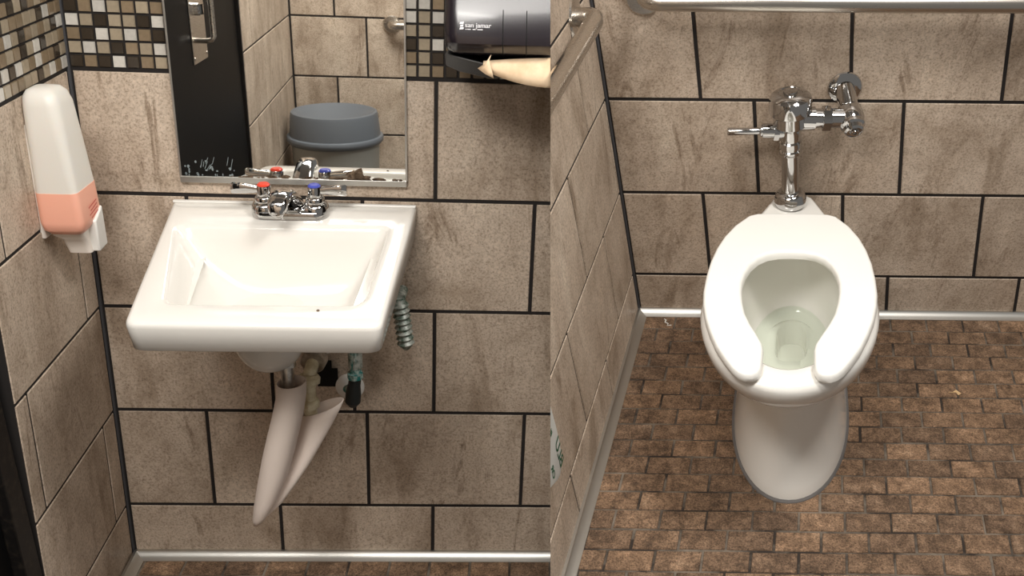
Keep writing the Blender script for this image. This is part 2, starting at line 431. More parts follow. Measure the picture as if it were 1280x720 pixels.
for k in range(46):
    u=.10+.345*rnd.random(); blob(u,.0015+.002*rnd.random(),.002+.006*rnd.random(),.001+.0028*rnd.random()**2)
blob(.345,.006,.020,.014,14); blob(.352,.011,.011,.014,11); blob(.362,.004,.016,.007); blob(.30,.003,.010,.004); blob(.39,.003,.012,.003); blob(.18,.003,.012,.0035); blob(.205,.004,.01,.004)
lab(b.build('corrosion_stain', M['rust'], parent=mt, smooth=0),'brown corrosion along the bottom edge')
b=MB()
for k in range(26):
    u=.01+.10*rnd.random()**1.2; blob(u,.004+.03*rnd.random()**2,.0008+.0022*rnd.random(),.0008+.003*rnd.random(),7)
for k in range(9):
    u0=.03+.075*rnd.random(); w0=.012+.02*rnd.random(); p=mo+mU*u0+mW*w0+WN*.0092
    q=p+mU*(.006*rnd.uniform(.3,1.2))+mW*.016*rnd.uniform(.6,1.4); s=(q-p).normalized().cross(WN)*.0005
    b.loft([[p-s,p+s],[q-s,q+s]],False,False,False)
lab(b.build('scuff_mark', M['haze'], parent=mt, smooth=0),'pale scuff marks in the lower corner')

# ------------------------------------------------------------------ sink
def rimz(x,y): return .883-.0926*(y+.025)
sk=thing('wall_hung_sink','white ceramic wall-hung sink under the mirror','sink',(.44,0.0,.80),'L')
OUT=[(.1965,-.022),(.2645,.447),(.678,.444),(.684,-.022)]
OUT2=[(.1965,-.022),(.212,.132),(.2645,.447),(.678,.444)]
def off(c,d):
    c=[Vector((p[0],p[1])) for p in c]; ctr=sum(c,Vector((0,0)))/4
    out=[]
    for i in range(4):
        p,a,e=c[i],c[i-1],c[(i+1)%4]; u=(a-p).normalized(); w_=(e-p).normalized(); bis=(u+w_).normalized(); s=d/max(.2,math.sin(u.angle(w_)/2))
        out.append(p+bis*s)
    return out
rad=[.006,.022,.022,.006]
drop=lambda x,y: .072-.016*max(0,min(1,(y)/.44))
INN=[(.236,.092),(.309,.382),(.641,.378),(.643,.080)]
irad=[.02,.03,.045,.02]
def shift(f,dz): return lambda x,y: f(x,y)-dz
b=MB(); RG=[]
RG.append(rquad(off(OUT,.075),[.02]*4,zf=lambda x,y: rimz(x,y)-drop(x,y)+.012))
RG.append(rquad(off(OUT,.018),rad,zf=lambda x,y: rimz(x,y)-drop(x,y)+.004))
RG.append(rquad(off(OUT,.010),rad,zf=lambda x,y: rimz(x,y)-drop(x,y)))
RG.append(rquad(off(OUT,.005),rad,zf=lambda x,y: rimz(x,y)-drop(x,y)+.004))
RG.append(rquad(off(OUT,.0),rad,zf=shift(rimz,.010)))
RG.append(rquad(off(OUT,.0008),rad,zf=shift(rimz,.005)))
RG.append(rquad(off(OUT,.003),rad,zf=shift(rimz,.0015)))
RG.append(rquad(off(OUT,.008),rad,zf=rimz))
RG.append(rquad(off(INN,-.006),irad,zf=rimz))
RG.append(rquad(off(INN,-.002),irad,zf=shift(rimz,.0012)))
RG.append(rquad(off(INN,.003),irad,zf=shift(rimz,.006)))
BOT=[(.40,.17),(.42,.30),(.545,.297),(.55,.165)]
for k in range(1,13):
    t=k/12; q=[(a_[0]+(c_[0]-a_[0])*t,a_[1]+(c_[1]-a_[1])*t) for a_,c_ in zip(off(INN,.003),BOT)]
    RG.append(rquad(q,[irad[i]+(.045-irad[i])*min(1,t*1.3) for i in range(4)],zf=shift(rimz,.006+.125*(1-(1-t)**2.2))))
b.loft(RG,False,True); basin=b.build('basin', M['china'], parent=sk, smooth=60)
# underside of the bowl
b=MB()
prf=[(.066*math.cos(q)**.85 if q<PI/2-.01 else 0,-.075*math.sin(q)) for q in [k/12*PI/2 for k in range(13)]]
b.lathe([(.066,.05)]+prf,(.437,.245,.722),(.0,.0,1),36); b.build('bowl_underside', M['china'], parent=sk, smooth=60)
b=MB(); b.lathe([(.0,0),(.020,0),(.022,.002),(.018,.004),(.0,.003)],(.47,.23,rimz(.47,.23)-.1325),(0,.09,1),24); lab(b.build('drain_flange',M['worn'],parent=sk),'dull chrome drain flange')
b=MB(); b.tube([(.20,-.012,rimz(0,-.012)+.001),(.44,-.012,rimz(0,-.012)+.0015),(.683,-.012,rimz(0,-.012)+.001)],.0055,8,flat=.6); lab(b.build('caulk_bead',M['white'],parent=sk),'white caulk bead along the wall')
for bx,by,s in ((.508,.397,.0022),(.452,.392,.0012)):
    pass

# ------------------------------------------------------------------ faucet
dz=rimz(.44,.035)
fc=thing('centerset_faucet','chrome two-handle faucet with red and blue capped levers','faucet',(.443,.035,dz),'L')
def stadium(cx,cy,hl,r,z,n=12):
    p=[]
    for k in range(n+1): q=-PI/2+PI*k/n; p.append(V(cx+hl+r*math.cos(q),cy+r*math.sin(q),z))
    for k in range(n+1): q=PI/2+PI*k/n; p.append(V(cx-hl+r*math.cos(q),cy+r*math.sin(q),z))
    return p
b=MB(); b.loft([stadium(.443,.035,.047,.0285,dz-.003),stadium(.443,.035,.047,.0285,dz+.010),stadium(.443,.035,.047,.027,dz+.014),stadium(.443,.035,.046,.020,dz+.017)])
fbase=b.build('faucet_base',M['chrome'],parent=fc,smooth=50)
for sx,colr,nm in ((-1,'red','hot'),(1,'blue','cold')):
    x=.443+sx*.0490
    b=MB(); b.lathe([(.027,.006),(.0265,.018),(.023,.025),(.0185,.028),(.0185,.036),(.0165,.039),(.0135,.040),(.0135,.058),(.0125,.060),(.0,.060)],(x,.035,dz),(0,0,1),32)
    hd=b.build('handle',M['chrome'],parent=fc,smooth=40)
    b=MB(); b.lathe([(.0122,.0595),(.0122,.062),(.0095,.0645),(.0,.0648)],(x,.035,dz),(0,0,1),24); lab(b.build('index_cap',M[colr],parent=hd),colr+' index cap')
    b=MB(); z=dz+.052
    rings=[]
    for t,wd,hh,zz in ((.008,.006,.006,z-.001),(.018,.0055,.0075,z),(.044,.0055,.0098,z+.001),(.060,.0055,.0105,z+.001),(.063,.004,.0085,z+.001)):
        rings.append([V(x+sx*t,.035+sx*.0+c1*wd,zz+c2*hh) for c1,c2 in ((-1,-.7),(-.7,-1),(.7,-1),(1,-.7),(1,.7),(.7,1),(-.7,1),(-1,.7))])
    b.loft(rings); b.build('lever',M['chrome'],parent=hd,smooth=50)
b=MB(); rings=[]
for y,zc,wd,hh,x in ((.020,.018,.022,.013,.444),(.036,.031,.0215,.015,.4435),(.056,.045,.020,.0135,.443),(.080,.056,.0195,.0115,.4425),(.104,.058,.0195,.013,.442),(.122,.052,.019,.016,.4415),(.132,.047,.016,.014,.4413),(.136,.044,.010,.009,.4413)):
    rings.append([V(x+wd*math.copysign(abs(math.cos(q))**.7,math.cos(q)), y-.25*hh*math.sin(q), dz+zc+hh*math.copysign(abs(math.sin(q))**.7,math.sin(q))) for q in [2*PI*k/24 for k in range(24)]])
b.loft(rings); sp=b.build('spout',M['chrome'],parent=fc,smooth=50)
b=MB(); b.lathe([(.0095,.045),(.0095,.030),(.008,.028),(.0,.028)],(.4415,.124,dz),(0,0,1),20); b.build('aerator',M['chrome'],parent=sp)

# ------------------------------------------------------------------ soap dispenser on the left wall
sd=thing('soap_dispenser','translucent bottle of peach liquid soap hung on the left wall','soap dispenser',(.06,.15,.76),'L')
def sq(z,x0,x1,y0,y1,r): return rquad([(x0,y0),(x0,y1),(x1,y1),(x1,y0)],r,z,6,3)
b=MB()
SR=[(1.150,.050,.074,.135,.162,.008),(1.147,.042,.086,.122,.176,.014),(1.138,.037,.094,.114,.184,.018),(1.120,.036,.099,.109,.189,.020),(1.05,.035,.103,.107,.191,.017),(.968,.034,.107,.105,.193,.013),(.91,.033,.109,.105,.194,.013),(.895,.035,.107,.107,.192,.014),(.886,.043,.100,.114,.184,.013)]
b.loft([sq(*r) for r in SR]); b.build('bottle',M['bottle'],parent=sd,smooth=50)
b=MB()
def sk_(z,x0,x1,y0,y1,r): return [V(p.x,p.y,p.z+(0 if abs(z-.966)>1e-6 else 0)) for p in sq(z,x0-.0006,x1+.0006,y0-.0006,y1+.0006,r)]
b.loft([sk_(*r) for r in [(.966,.034,.1071,.105,.193,.013),(.91,.033,.109,.105,.194,.013),(.895,.035,.107,.107,.192,.014),(.8855,.043,.100,.114,.184,.013)]]); lq=lab(b.build('liquid_soap',M['soap'],parent=sd,smooth=50),'peach liquid soap in the lower third')
b=MB(); b.loft([sq(.889,.040,.100,.118,.180,.010),sq(.878,.042,.098,.120,.176,.010),sq(.868,.052,.098,.122,.166,.010),sq(.846,.056,.100,.124,.160,.010),sq(.838,.058,.100,.126,.158,.008)])
nz=b.build('nozzle',M['offwhite'],parent=sd,smooth=45)
b=MB(); b.loft([[V(.100,.112,.918),V(.1135,.112,.918),V(.1135,.150,.899),V(.100,.150,.899)],[V(.092,.112,.84),V(.113,.113,.84),V(.113,.150,.838),V(.092,.15,.838)]]); 
lab(b.build('push_lever',M['white'],parent=sd,bevel=.003),'white push lever')
b=MB(); b.box((.006,.115,.875),(.036,.185,1.09)); b.build('wall_bracket',M['offwhite'],parent=sd,bevel=.003)
b=MB()
for k in range(4):
    z=.935-k*.007; b.loft([[V(.1102,.124,z),V(.1102,.124,z-.0022)],[V(.1102,.160-.006*(k%2),z-.006),V(.1102,.160-.006*(k%2),z-.0082)]],False,False,False)
lab(b.build('printed_marking',M['ink_red'],parent=sd,smooth=0),'faint red printed lines')

# ------------------------------------------------------------------ paper towel dispenser
pd=thing('paper_towel_dispenser','dark glossy paper towel dispenser on the mosaic band','dispenser',(.86,.0,1.19),'L')
prof=[(.005,1.203),(.06,1.212),(.12,1.222),(.165,1.230),(.192,1.242),(.2045,1.258),(.203,1.272),(.184,1.313),(.163,1.355),(.137,1.40),(.10,1.455),(.075,1.50),(.05,1.54),(.005,1.55)]
def side(x,s): 
    c=(.09,1.36); return [V(x,c[0]+(p[0]-c[0])*s,c[1]+(p[1]-c[1])*s) for p in prof]
def shell(x,s):
    return [V(x,.005+(p[0]-.005)*s,1.36+(p[1]-1.36)*(.5+.5*s)) for p in prof]
b=MB(); b.loft([shell(.766,.88),shell(.768,.925),shell(.773,.962),shell(.781,.988),shell(.791,1.0),shell(.86,1.0),shell(1.0,1.0),shell(1.15,1.0)]); cv=b.build('cover',M['smoke'],parent=pd,smooth=40,seam='L')
b=MB(); b.loft([[V(.764,.004,1.186),V(.764,.150,1.208),V(.764,.165,1.232),V(.764,.004,1.222)],[V(.790,.004,1.168),V(.790,.16,1.200),V(.790,.180,1.230),V(.790,.004,1.214)],[V(.835,.004,1.158),V(.835,.156,1.190),V(.835,.174,1.2185),V(.835,.004,1.204)],[V(1.15,.004,1.158),V(1.15,.156,1.188),V(1.15,.170,1.214),V(1.15,.004,1.202)]])
lab(b.build('lower_jaw',M['jaw'],parent=pd,bevel=.003,seam='L'),'matt dark grey lower jaw')
for x in (.866,.906):
    b=MB(); b.loft([[V(x+dx,p[0]+.0006,p[1]-.0004) for p in prof[2:8]] for dx in (-.0007,.0007)],False,False,False); b.build('cover_rib',M['hole'],parent=cv,smooth=0)
# printed lettering
def text_mesh(body,size):
    cu=bpy.data.curves.new('txt','FONT'); cu.body=body; cu.size=size; cu.extrude=0
    ob=bpy.data.objects.new('txt',cu); C.objects.link(ob); bpy.context.view_layer.update()
    me=bpy.data.meshes.new_from_object(ob.evaluated_get(bpy.context.evaluated_depsgraph_get())); bpy.data.objects.remove(ob)
    vs=[v.co.copy() for v in me.vertices]; fs=[tuple(p.vertices) for p in me.polygons]; return vs,fs
def lay_text(b,body,size,o,ux,uy,bold=0.):
    vs,fs=text_mesh(body,size); ux,uy=Vector(ux),Vector(uy)
    for dx in ((0,) if not bold else (-bold,0,bold)):
        n=len(b.v); b.v+=[Vector(o)+ux*(v.x+dx)+uy*v.y for v in vs]; b.f+=[tuple(n+i for i in f) for f in fs]; b.m+=[0]*len(fs)
PF=(V(0,.184,1.313)-V(0,.203,1.272)).normalized(); pn=V(0,PF.z,-PF.y)
def onface(x,t): return V(x+.0115,.203,1.272)+PF*(t+.0055)+pn*.0012
b=MB(); lay_text(b,'san jamar',.0115,onface(.7905,.0075),(1,0,0),PF,.0003)
for k,(a,e) in enumerate(((.7915,.7935),(.7945,.8005),(.8035,.8085),(.8115,.8205))): b.loft([[onface(a,.0035),onface(a,.0047)],[onface(e,.0035),onface(e,.0047)]],False,False,False)
for k in range(3):      # the striped square emblem beside the name
    z=.0035+k*.0045; o=.0008 if k==1 else 0
    b.loft([[onface(.7815+o,z),onface(.7825+o,z+.0034)],[onface(.7880-o,z+.0006),onface(.7888-o,z+.0042)]],False,False,False)
lab(b.build('printed_lettering',M['ink_white'],parent=cv,smooth=0),'small white printed name and emblem')
# towel sticking out of the dispenser
b=MB(); rings=[]; rings2=[]
for k in range(25):
    t=k/24; x=.832+t*.26; s=math.sin(PI*min(1,t*1.15))**.7 if t<.87 else .9
    top=1.2240+.0105*math.sin(PI*min(.5,t*.8+.02)); bot=1.214-.024*(1-(1-min(1,t*2.2))**2)
    y0=.1815; y1=.186+.018*math.sin(PI*min(.5,t+.05))
    rings.append([V(x,y0+(y1-y0)*math.sin(PI/2*j/4)+.004*math.sin(PI*j/4), top+(bot-top)*(j/4)) for j in range(5)]+[V(x,y1-.003-.012*j/4,bot-.0035+.005*j/4) for j in range(5)])
b.loft(rings,False,False,False)
tw=b.build('paper_towel',M['paper'],room='L',origin=(.9,.18,1.19),solid=.0012,seam='L',smooth=50)
tag(tw,'tan paper towel hanging from the dark dispenser','paper towel')
b=MB(); b.loft([[V(.823,.199,1.2155),V(.836,.200,1.224),V(.846,.1985,1.239)],[V(.836,.2065,1.208),V(.838,.205,1.219),V(.843,.203,1.231)],[V(.851,.210,1.2015),V(.8485,.2085,1.212),V(.8455,.206,1.222)]],False,False,False)
b.build('folded_corner',M['paper'],parent=tw,solid=.001,smooth=50)

# ------------------------------------------------------------------ plumbing under the sink
tp=thing('drain_pipe','yellowed plastic drain pipe with slip nuts under the sink','pipe',(.46,.24,.54),'L')
b=MB(); b.tube([(.465,.248,.68),(.4675,.262,.64),(.4675,.265,.60),(.463,.268,.57)],.0125,20); b.tube([(.4655,.252,.668),(.466,.256,.655)],.018,6); lab(b.build('tailpiece',M['worn'],parent=tp),'dull corroded metal tailpiece')
b=MB(); b.tube([(.4936,.219,.525),(.4938,.219,.54),(.4945,.218,.585),(.496,.214,.615),(.500,.195,.632),(.502,.14,.636),(.502,.01,.63)],.0125,18); b.build('trap_pipe',M['pvc'],parent=tp,smooth=60)
b=MB(); b.lathe([(.0145,0),(.021,.001),(.022,.012),(.018,.018),(.0145,.019)],(.4945,.2185,.598),(0.02,-.25,.97),24); b.build('slip_nut',M['pvc'],parent=tp)
b=MB(); b.lathe([(.0135,0),(.018,.002),(.019,.014),(.016,.018),(.0135,.019)],(.4938,.2195,.545),(0,0,1),8); lab(b.build('slip_nut',M['pvc'],parent=tp),'knurled lower slip nut')
b=MB(); b.lathe([(.0145,0),(.024,.0),(.0255,.02),(.020,.026),(.0145,.027)],(.500,.198,.632),(0.05,-.9,.12),20); lab(b.build('slip_nut',M['worn'],parent=tp),'brownish corroded slip nut at the elbow')
br=MB(); br.loft([[V(.512,.17,.668),V(.512,.17,.650),V(.524,.17,.640),V(.536,.17,.643),V(.541,.17,.655),V(.540,.17,.70),V(.512,.17,.70)],[V(.512,.174,.668),V(.512,.174,.650),V(.524,.174,.640),V(.536,.174,.643),V(.541,.174,.655),V(.540,.174,.70),V(.512,.174,.70)]])
bk=br.build('hanger_bracket',M['white'],parent=sk); b=MB(); b.lathe([(.0055,0),(.0055,.001),(.0,.001)],(.528,.1742,.658),(0,1,0),16); lab(b.build('bolt_hole',M['hole'],parent=bk),'dark bolt hole')
b=MB(); b.obox(V(.4815,0,.488)+WN*.0026,V(.0225,0,0),WU*.0225,WN*.0006); b.obox(V(.482,0,.515)+WN*.0026,V(.010,0,0),WU*.015,WN*.0006)
struct(b.build('trim_5',M['hole'],room='L'))
# trap cover
tc_=thing('trap_cover','pinkish white plastic trap cover hanging askew below the sink','pipe cover',(.41,.25,.32),'L')
def ell(c,a,bx,n=20): return [Vector(c)+Vector(a)*math.cos(2*PI*k/n)+Vector(bx)*math.sin(2*PI*k/n) for k in range(n)]
b=MB(); Y=.268
leg=[((.475,Y,.630),(.0265,0,.002),(0,.026,0)),((.472,Y,.60),(.0275,0,.003),(0,.028,0)),((.463,Y+.002,.560),(.029,0,.004),(0,.030,0)),((.452,Y+.006,.52),(.0300,0,.006),(0,.032,0)),((.440,Y+.011,.475),(.0305,0,.008),(0,.033,0)),((.4265,Y+.017,.425),(.0285,0,.009),(0,.031,0)),((.411,Y+.024,.375),(.0235,0,.010),(0,.026,0)),((.4005,Y+.029,.345),(.0175,0,.009),(0,.020,0)),((.395,Y+.031,.330),(.0105,0,.006),(0,.012,0)),((.3935,Y+.032,.3255),(.004,0,.003),(0,.005,0))]
b.loft([ell(*r) for r in leg],False,True); b.build('cover_leg',M['vinyl'],parent=tc_,solid=.002,smooth=70)
b=MB()
arm=[((.517,.215,.544),(.041,0,.017),(0,.024,0)),((.506,.219,.520),(.043,0,.020),(0,.0245,0)),((.491,.225,.488),(.044,0,.025),(0,.0245,0)),((.473,.234,.452),(.0435,0,.028),(0,.0245,0)),((.452,.246,.412),(.041,0,.027),(0,.0245,0)),((.432,.259,.377),(.033,0,.021),(0,.023,0)),((.420,.272,.352),(.020,0,.013),(0,.018,0)),((.405,.281,.334),(.0095,0,.007),(0,.0095,0))]
b.loft([ell(*r) for r in arm],False,True); b.build('cover_arm',M['vinyl'],parent=tc_,solid=.002,smooth=70)
# supply stop with escutcheon
sv=thing('supply_stop_valve','verdigris shut-off valve with black hose on a round white wall plate','valve',(.53,.03,.46),'L')
b=MB(); b.lathe([(.0,.0015),(.031,.0015),(.031,.005),(.022,.009),(.0,.009)],V(.5285,0,.466),WN,32); lab(b.build('wall_plate',M['white'],parent=sv),'round white wall plate')
b=MB(); b.tube([V(.5285,0.01,.466),V(.532,.05,.487),V(.545,.062,.50)],.009,14); b.tube([V(.553,.062,.522),V(.553,.062,.535)],.0165,8); b.tube([V(.553,.061,.512),V(.554,.060,.60)],.0115,14); b.build('valve_body',M['teal'],parent=sv)
b=MB(); b.tube([V(.554,.058,.545),V(.555,.056,.61)],.0150,8); lab(b.build('compression_nut',M['greenmetal'],parent=sv),'corroded compression nut')
b=MB(); b.tube([V(.553,.062,.524),V(.550,.064,.505),V(.5475,.066,.485),V(.5455,.067,.466),V(.545,.067,.456)],[.0125,.0135,.0165,.0165,.009],16); lab(b.build('hose_boot',M['rubber'],parent=sv),'black rubber hose boot')
# the second valve, at the right of the bowl
cvv=thing('corroded_hose','corroded corrugated supply tube behind the right side of the sink','pipe',(.66,.05,.6),'L')
b=MB(); ax=(V(.664,.055,.600)-V(.655,.045,.70)).normalized(); p0=V(.6515,.05,.695); pr=[]
for k in range(17): 
    t=k*.0062; pr.append((.0185 if k%2 else .0135,t))
b.lathe([(.010,-.01)]+pr+[(.006,.108)],p0,V(.10,.02,-1),20); b.build('corrugated_tube',M['greenmetal'],parent=cvv,smooth=30)
b=MB(); b.tube([V(.652,.01,.705),V(.651,.05,.703)],.012,14); b.build('elbow',M['greenmetal'],parent=cvv)

# ------------------------------------------------------------------ bin and grab bar by the opposite wall (seen in the mirror)
tb=thing('trash_can','round grey trash can with slate-blue funnel lid, reflected in the mirror','trash can',(.093,2.08,0),'L')
bx,by=.106,2.075
b=MB(); b.lathe([(.0,0),(.150,0),(.155,.006),(.176,.535),(.176,.545)],(bx,by,0),(0,0,1),48,caps=False); b.build('bin_body',M['bin_'],parent=tb,smooth=50)
b=MB(); b.lathe([(r,z+.205) for r,z in [(.178,.310),(.186,.312),(.192,.320),(.194,.332),(.190,.340),(.181,.343),(.174,.425),(.170,.436),(.162,.438),(.150,.430),(.06,.375),(.0,.372)]],(bx,by,0),(0,0,1),56,caps=False); b.build('funnel_lid',M['lid'],parent=tb,smooth=40)
gm=thing('grab_bar','brushed steel grab bar on the opposite wall, reflected in the mirror','grab bar',tuple(AC+A1*.42),'L','brushed steel grab bars')
g0=AC+A1*.420+A3*(-.022)
b=MB(); b.lathe([(.036,.001),(.036,.008),(.032,.013),(.017,.014)],g0,-A2,32); b.build('flange',M['steel'],parent=gm)
b=MB(); q=-A2
b.tube([g0+q*.01,g0+q*.03,g0+q*.042+A1*.004,g0+q*.051+A1*.013,g0+q*.055+A1*.027,g0+q*.055+A1*.42],.0165,18); b.build('bar',M['steel'],parent=gm,smooth=60)

# ================================================================== TOILET ROOM (right of the party plane)
RW = V(0,.1046,.9945); RN = V(0,.9945,-.1046)
PU = V(-.18622,1.00551,0); PW = V(-.1503,.1046,.9945); PN = V(.9751,.1806,.1284)
k0,k1,k2,k3 = .1274,.3774,.6274,.8774
G=.0075
rows=[(0,k0,.6513),(k0,k1,.1995),(k1,k2,.3334),(k2,k3,.2145),(k3,k3+.25,.3334),(k3+.25,k3+.5,.2145),(k3+.5,k3+.75,.3334),(k3+.75,k3+1.,.2145)]
tiled('wall_rear',RO,(1,0,0),PW,RN,courses(rows,0,2.0,.3345,G,.009),(-.05,-.03,2.0,1.87),'R',TM,'R')
rp=[(0,k0,.358),(k0,k1,.2045),(k1,k2,.381),(k2,k3,.1836),(k3,k3+.25,.381),(k3+.25,k3+.5,.19),(k3+.5,k3+.75,.381)]
tiled('wall_partition',RO,PU,PW,PN,courses(rp,0,1.6,.3661,.006,.006),(0,-.03,1.6,1.6),'R',TM,'R',back=.03)
b=MB(); b.tube([RO+V(.003,.003,0),RO+PW*1.6+V(.003,.003,0)],.0042,8); struct(b.build('trim_6',M['caulk'],room='R'))
tiled('floor_toilet_room',(0,0,0),(1,0,0),(0,1,0),(0,0,1),brick_rows(-1,22,.1222-.093,.0930,.0528,.0250,-.168,-.35,1.55,.0042),(-.4,-.03,1.5,1.15),'R',FM,'R',.002,.0012,.05)
cove('baseboard_rear',[(.022,.002,0),(1.5,.002,0)],(0,1,0),'R','R')
cove('baseboard_partition',[RO+PU*.003,RO+PU*1.1],(1,.0,0),'R','R')

# ------------------------------------------------------------------ toilet
TX=.289
def T(u,y,z): return V(TX+u-.167*(y-.55)-.11*(z-.42), y, z)
tl=thing('toilet','white floor-mounted toilet with a flush valve and open-front seat','toilet',tuple(T(0,.40,0)),'R')
def egg(z,yb,yf,w_,ym,n=56,pf=2.0,pb=2.0):
    r=[]
    for k in range(n):
        q=2*PI*k/n; c,s=math.cos(q),math.sin(q)
        p=pf if c>0 else pb
        r.append(T(w_*math.copysign(abs(s)**(2/p),s), ym+(yf-ym if c>0 else ym-yb)*math.copysign(abs(c)**(2/p),c), z))
    return r
b=MB()
b.loft([egg(.0,.10,.684,.128,.40,pf=2.1,pb=3),egg(.012,.10,.683,.128,.40,pf=2.1,pb=3),egg(.03,.10,.676,.125,.40,pf=2.1,pb=3),egg(.08,.11,.655,.119,.40,pf=2.1,pb=3),egg(.14,.12,.635,.114,.40,pb=3),egg(.19,.125,.622,.112,.41,pb=3),egg(.225,.13,.62,.114,.42,pb=3),
 egg(.245,.135,.635,.122,.44,pb=2.6),egg(.265,.14,.672,.136,.47,pb=2.5),egg(.285,.15,.712,.149,.49),egg(.31,.16,.752,.161,.51),egg(.34,.17,.782,.169,.53),egg(.365,.175,.798,.173,.54),egg(.384,.178,.803,.1745,.545),egg(.393,.18,.799,.171,.545),egg(.398,.185,.790,.164,.545),
 egg(.3985,.26,.752,.118,.54),egg(.394,.268,.744,.112,.54),egg(.380,.27,.738,.108,.54),egg(.360,.255,.742,.113,.53),egg(.335,.252,.738,.112,.52),egg(.29,.255,.715,.106,.50),egg(.24,.262,.665,.100,.48),egg(.207,.272,.61,.090,.46),egg(.196,.282,.585,.080,.45),egg(.190,.30,.55,.066,.43),egg(.187,.300,.49,.050,.39,pf=2.6,pb=2.6),egg(.184,.300,.447,.037,.37,pf=3.5,pb=2.8),
 egg(.176,.305,.441,.0335,.365,pf=4.5,pb=3),egg(.128,.310,.434,.031,.365,pf=4.5,pb=3)],True,True)
bowl=b.build('bowl',M['ceramic'],parent=tl,smooth=60)
b=MB()   # rear deck that carries the valve
def deck(z,g): return [T(u,y,z) for u,y in ((-.036-g,.062-g),(.036+g,.062-g),(.046+g,.075),(.095+g,.205),(.10+g,.225),(.09,.25),(-.09,.25),(-.10-g,.225),(-.095-g,.205),(-.046-g,.075))]
b.loft([deck(.22,-.03),deck(.30,-.012),deck(.36,.0),deck(.378,.0),deck(.3838,-.004)]); b.build('rear_deck',M['ceramic'],parent=tl,bevel=.004,smooth=50)
b=MB(); b.loft([egg(.0,.094,.690,.134,.40,pf=2.1,pb=3),egg(.004,.095,.689,.133,.40,pf=2.1,pb=3),egg(.007,.098,.685,.129,.40,pf=2.1,pb=3)]); lab(b.build('caulk_bead',M['base_caulk'],parent=tl),'grey caulk bead round the base')
b=MB(); b.loft([egg(.209,.2712,.6125,.0898,.460)],True,False); wt=b.build('water',M['water'],parent=tl,smooth=0); lab(wt,'clear water in the bowl')
# seat
half_o=[(0,.214),(.045,.214),(.078,.2155),(.098,.226),(.126,.270),(.1455,.318),(.158,.366),(.1665,.42),(.1705,.475),(.1712,.53),(.1675,.575),(.159,.622),(.147,.665),(.132,.708),(.114,.745),(.098,.773),(.087,.785),(.075,.7915),(.062,.791),(.052,.785),(.0465,.772)]
half_i=[(.0455,.745),(.045,.716),(.0475,.698),(.059,.668),(.0725,.636),(.0835,.603),(.0905,.566),(.0945,.53),(.0950,.497),(.091,.463),(.082,.432),(.068,.407),(.050,.390),(.027,.382),(0,.380)]
hs=half_o+half_i; ns=len(hs)
def seat_ring(z,g,full=True):
    # inset the C-shaped outline by g along its normals
    loop=[Vector(p) for p in hs]+[Vector((-p[0],p[1])) for p in hs[::-1]][1:-1]
    out=[]; n=len(loop)
    for i in range(n):
        a,p,e=loop[i-1],loop[i],loop[(i+1)%n]; d=(e-a).normalized(); nn=Vector((-d.y,d.x)); out.append(p+nn*g)
    return [T(q.x,q.y,z) for q in out]
b=MB(); rr_=[seat_ring(.3995,.004),seat_ring(.402,.0005),seat_ring(.410,0),seat_ring(.416,.0015),seat_ring(.4188,.0035),seat_ring(.4203,.0065),seat_ring(.4205,.0095)]
b.loft(rr_,False,False)
def cap(b,ring):
    # bridge outer half outline to inner half outline on each side
    no_=len(half_o); m=len(ring); idx0=len(b.v); b.v+=[Vector(p) for p in ring]
    b.f.append(tuple(idx0+i for i in range(m))); b.m.append(0)
cap(b,rr_[-1]); cap(b,rr_[0])
st=b.build('seat',M['seat'],parent=tl,smooth=50); lab(st,'white open-front plastic seat')
# ------------------------------------------------------------------ flush valve
fv=thing('flush_valve','chrome flush valve with side handle standing behind the toilet','flush valve',(.361,.098,.39),'R')
F0=V(.3585,.113,.388); FA=(V(.3225,.136,.682)-F0).normalized()
FX=V(1,0,0.02); FX.normalize(); FY=FX.cross(FA)*-1; FY.normalize()
if FY.y<0: FY=-FY
def at(t,dx=0,dy=0): return F0+FA*t+FX*dx+FY*dy
b=MB(); b.lathe([(.0,0),(.035,0),(.0365,.003),(.0365,.014),(.0345,.018),(.0335,.025),(.029,.031),(.022,.034),(.0,.034)],F0+FA*.002,FA,40); lab(b.build('spud_nut',M['chrome'],parent=fv,smooth=35),'chrome spud coupling')
b=MB(); b.tube([at(.03),at(.15)],.0195,28); b.build('tailpiece',M['chrome'],parent=fv)
b=MB(); b.lathe([(.0,0),(.0235,0),(.025,.003),(.025,.010),(.0225,.013),(.0225,.018),(.0255,.020),(.0255,.032),(.022,.036),(.0,.036)],at(.136),FA,32); b.build('coupling_nut',M['chrome'],parent=fv)
b=MB(); b.lathe([(.0,0),(.020,0),(.0235,.01),(.0235,.034),(.030,.041),(.0365,.045),(.0365,.074),(.0,.074)],at(.165),FA,36); body=b.build('valve_body',M['chrome'],parent=fv,smooth=40)
b=MB(); b.tube([at(.223),at(.223,.052)],.026,24); b.build('side_port',M['chrome'],parent=body)
b=MB(); b.lathe([(.0,0),(.043,0),(.0462,.003),(.0466,.008),(.0466,.030),(.0445,.038),(.038,.0445),(.028,.0485),(.026,.049),(.0245,.047),(.016,.0475),(.015,.053),(.0,.0535)],at(.238),FA,44); cp=b.build('valve_cap',M['chrome'],parent=fv,smooth=30)
b=MB(); b.tube([at(.193),at(.193,-.030)],.018,24); b.tube([at(.193,-.026),at(.193,-.037)],.0215,6); b.tube([at(.193,-.037),at(.193,-.062)],.0165,28); b.tube([at(.193,-.060),at(.193,-.066)],.0125,20); hs_=b.build('handle_socket',M['chrome'],parent=fv)
b=MB(); b.tube([at(.193,-.064),at(.193,-.070),at(.1925,-.090),at(.192,-.136),at(.192,-.139)],[.006,.0078,.0078,.0088,.007],20); lab(b.build('flush_handle',M['chrome'],parent=fv),'chrome flush lever')
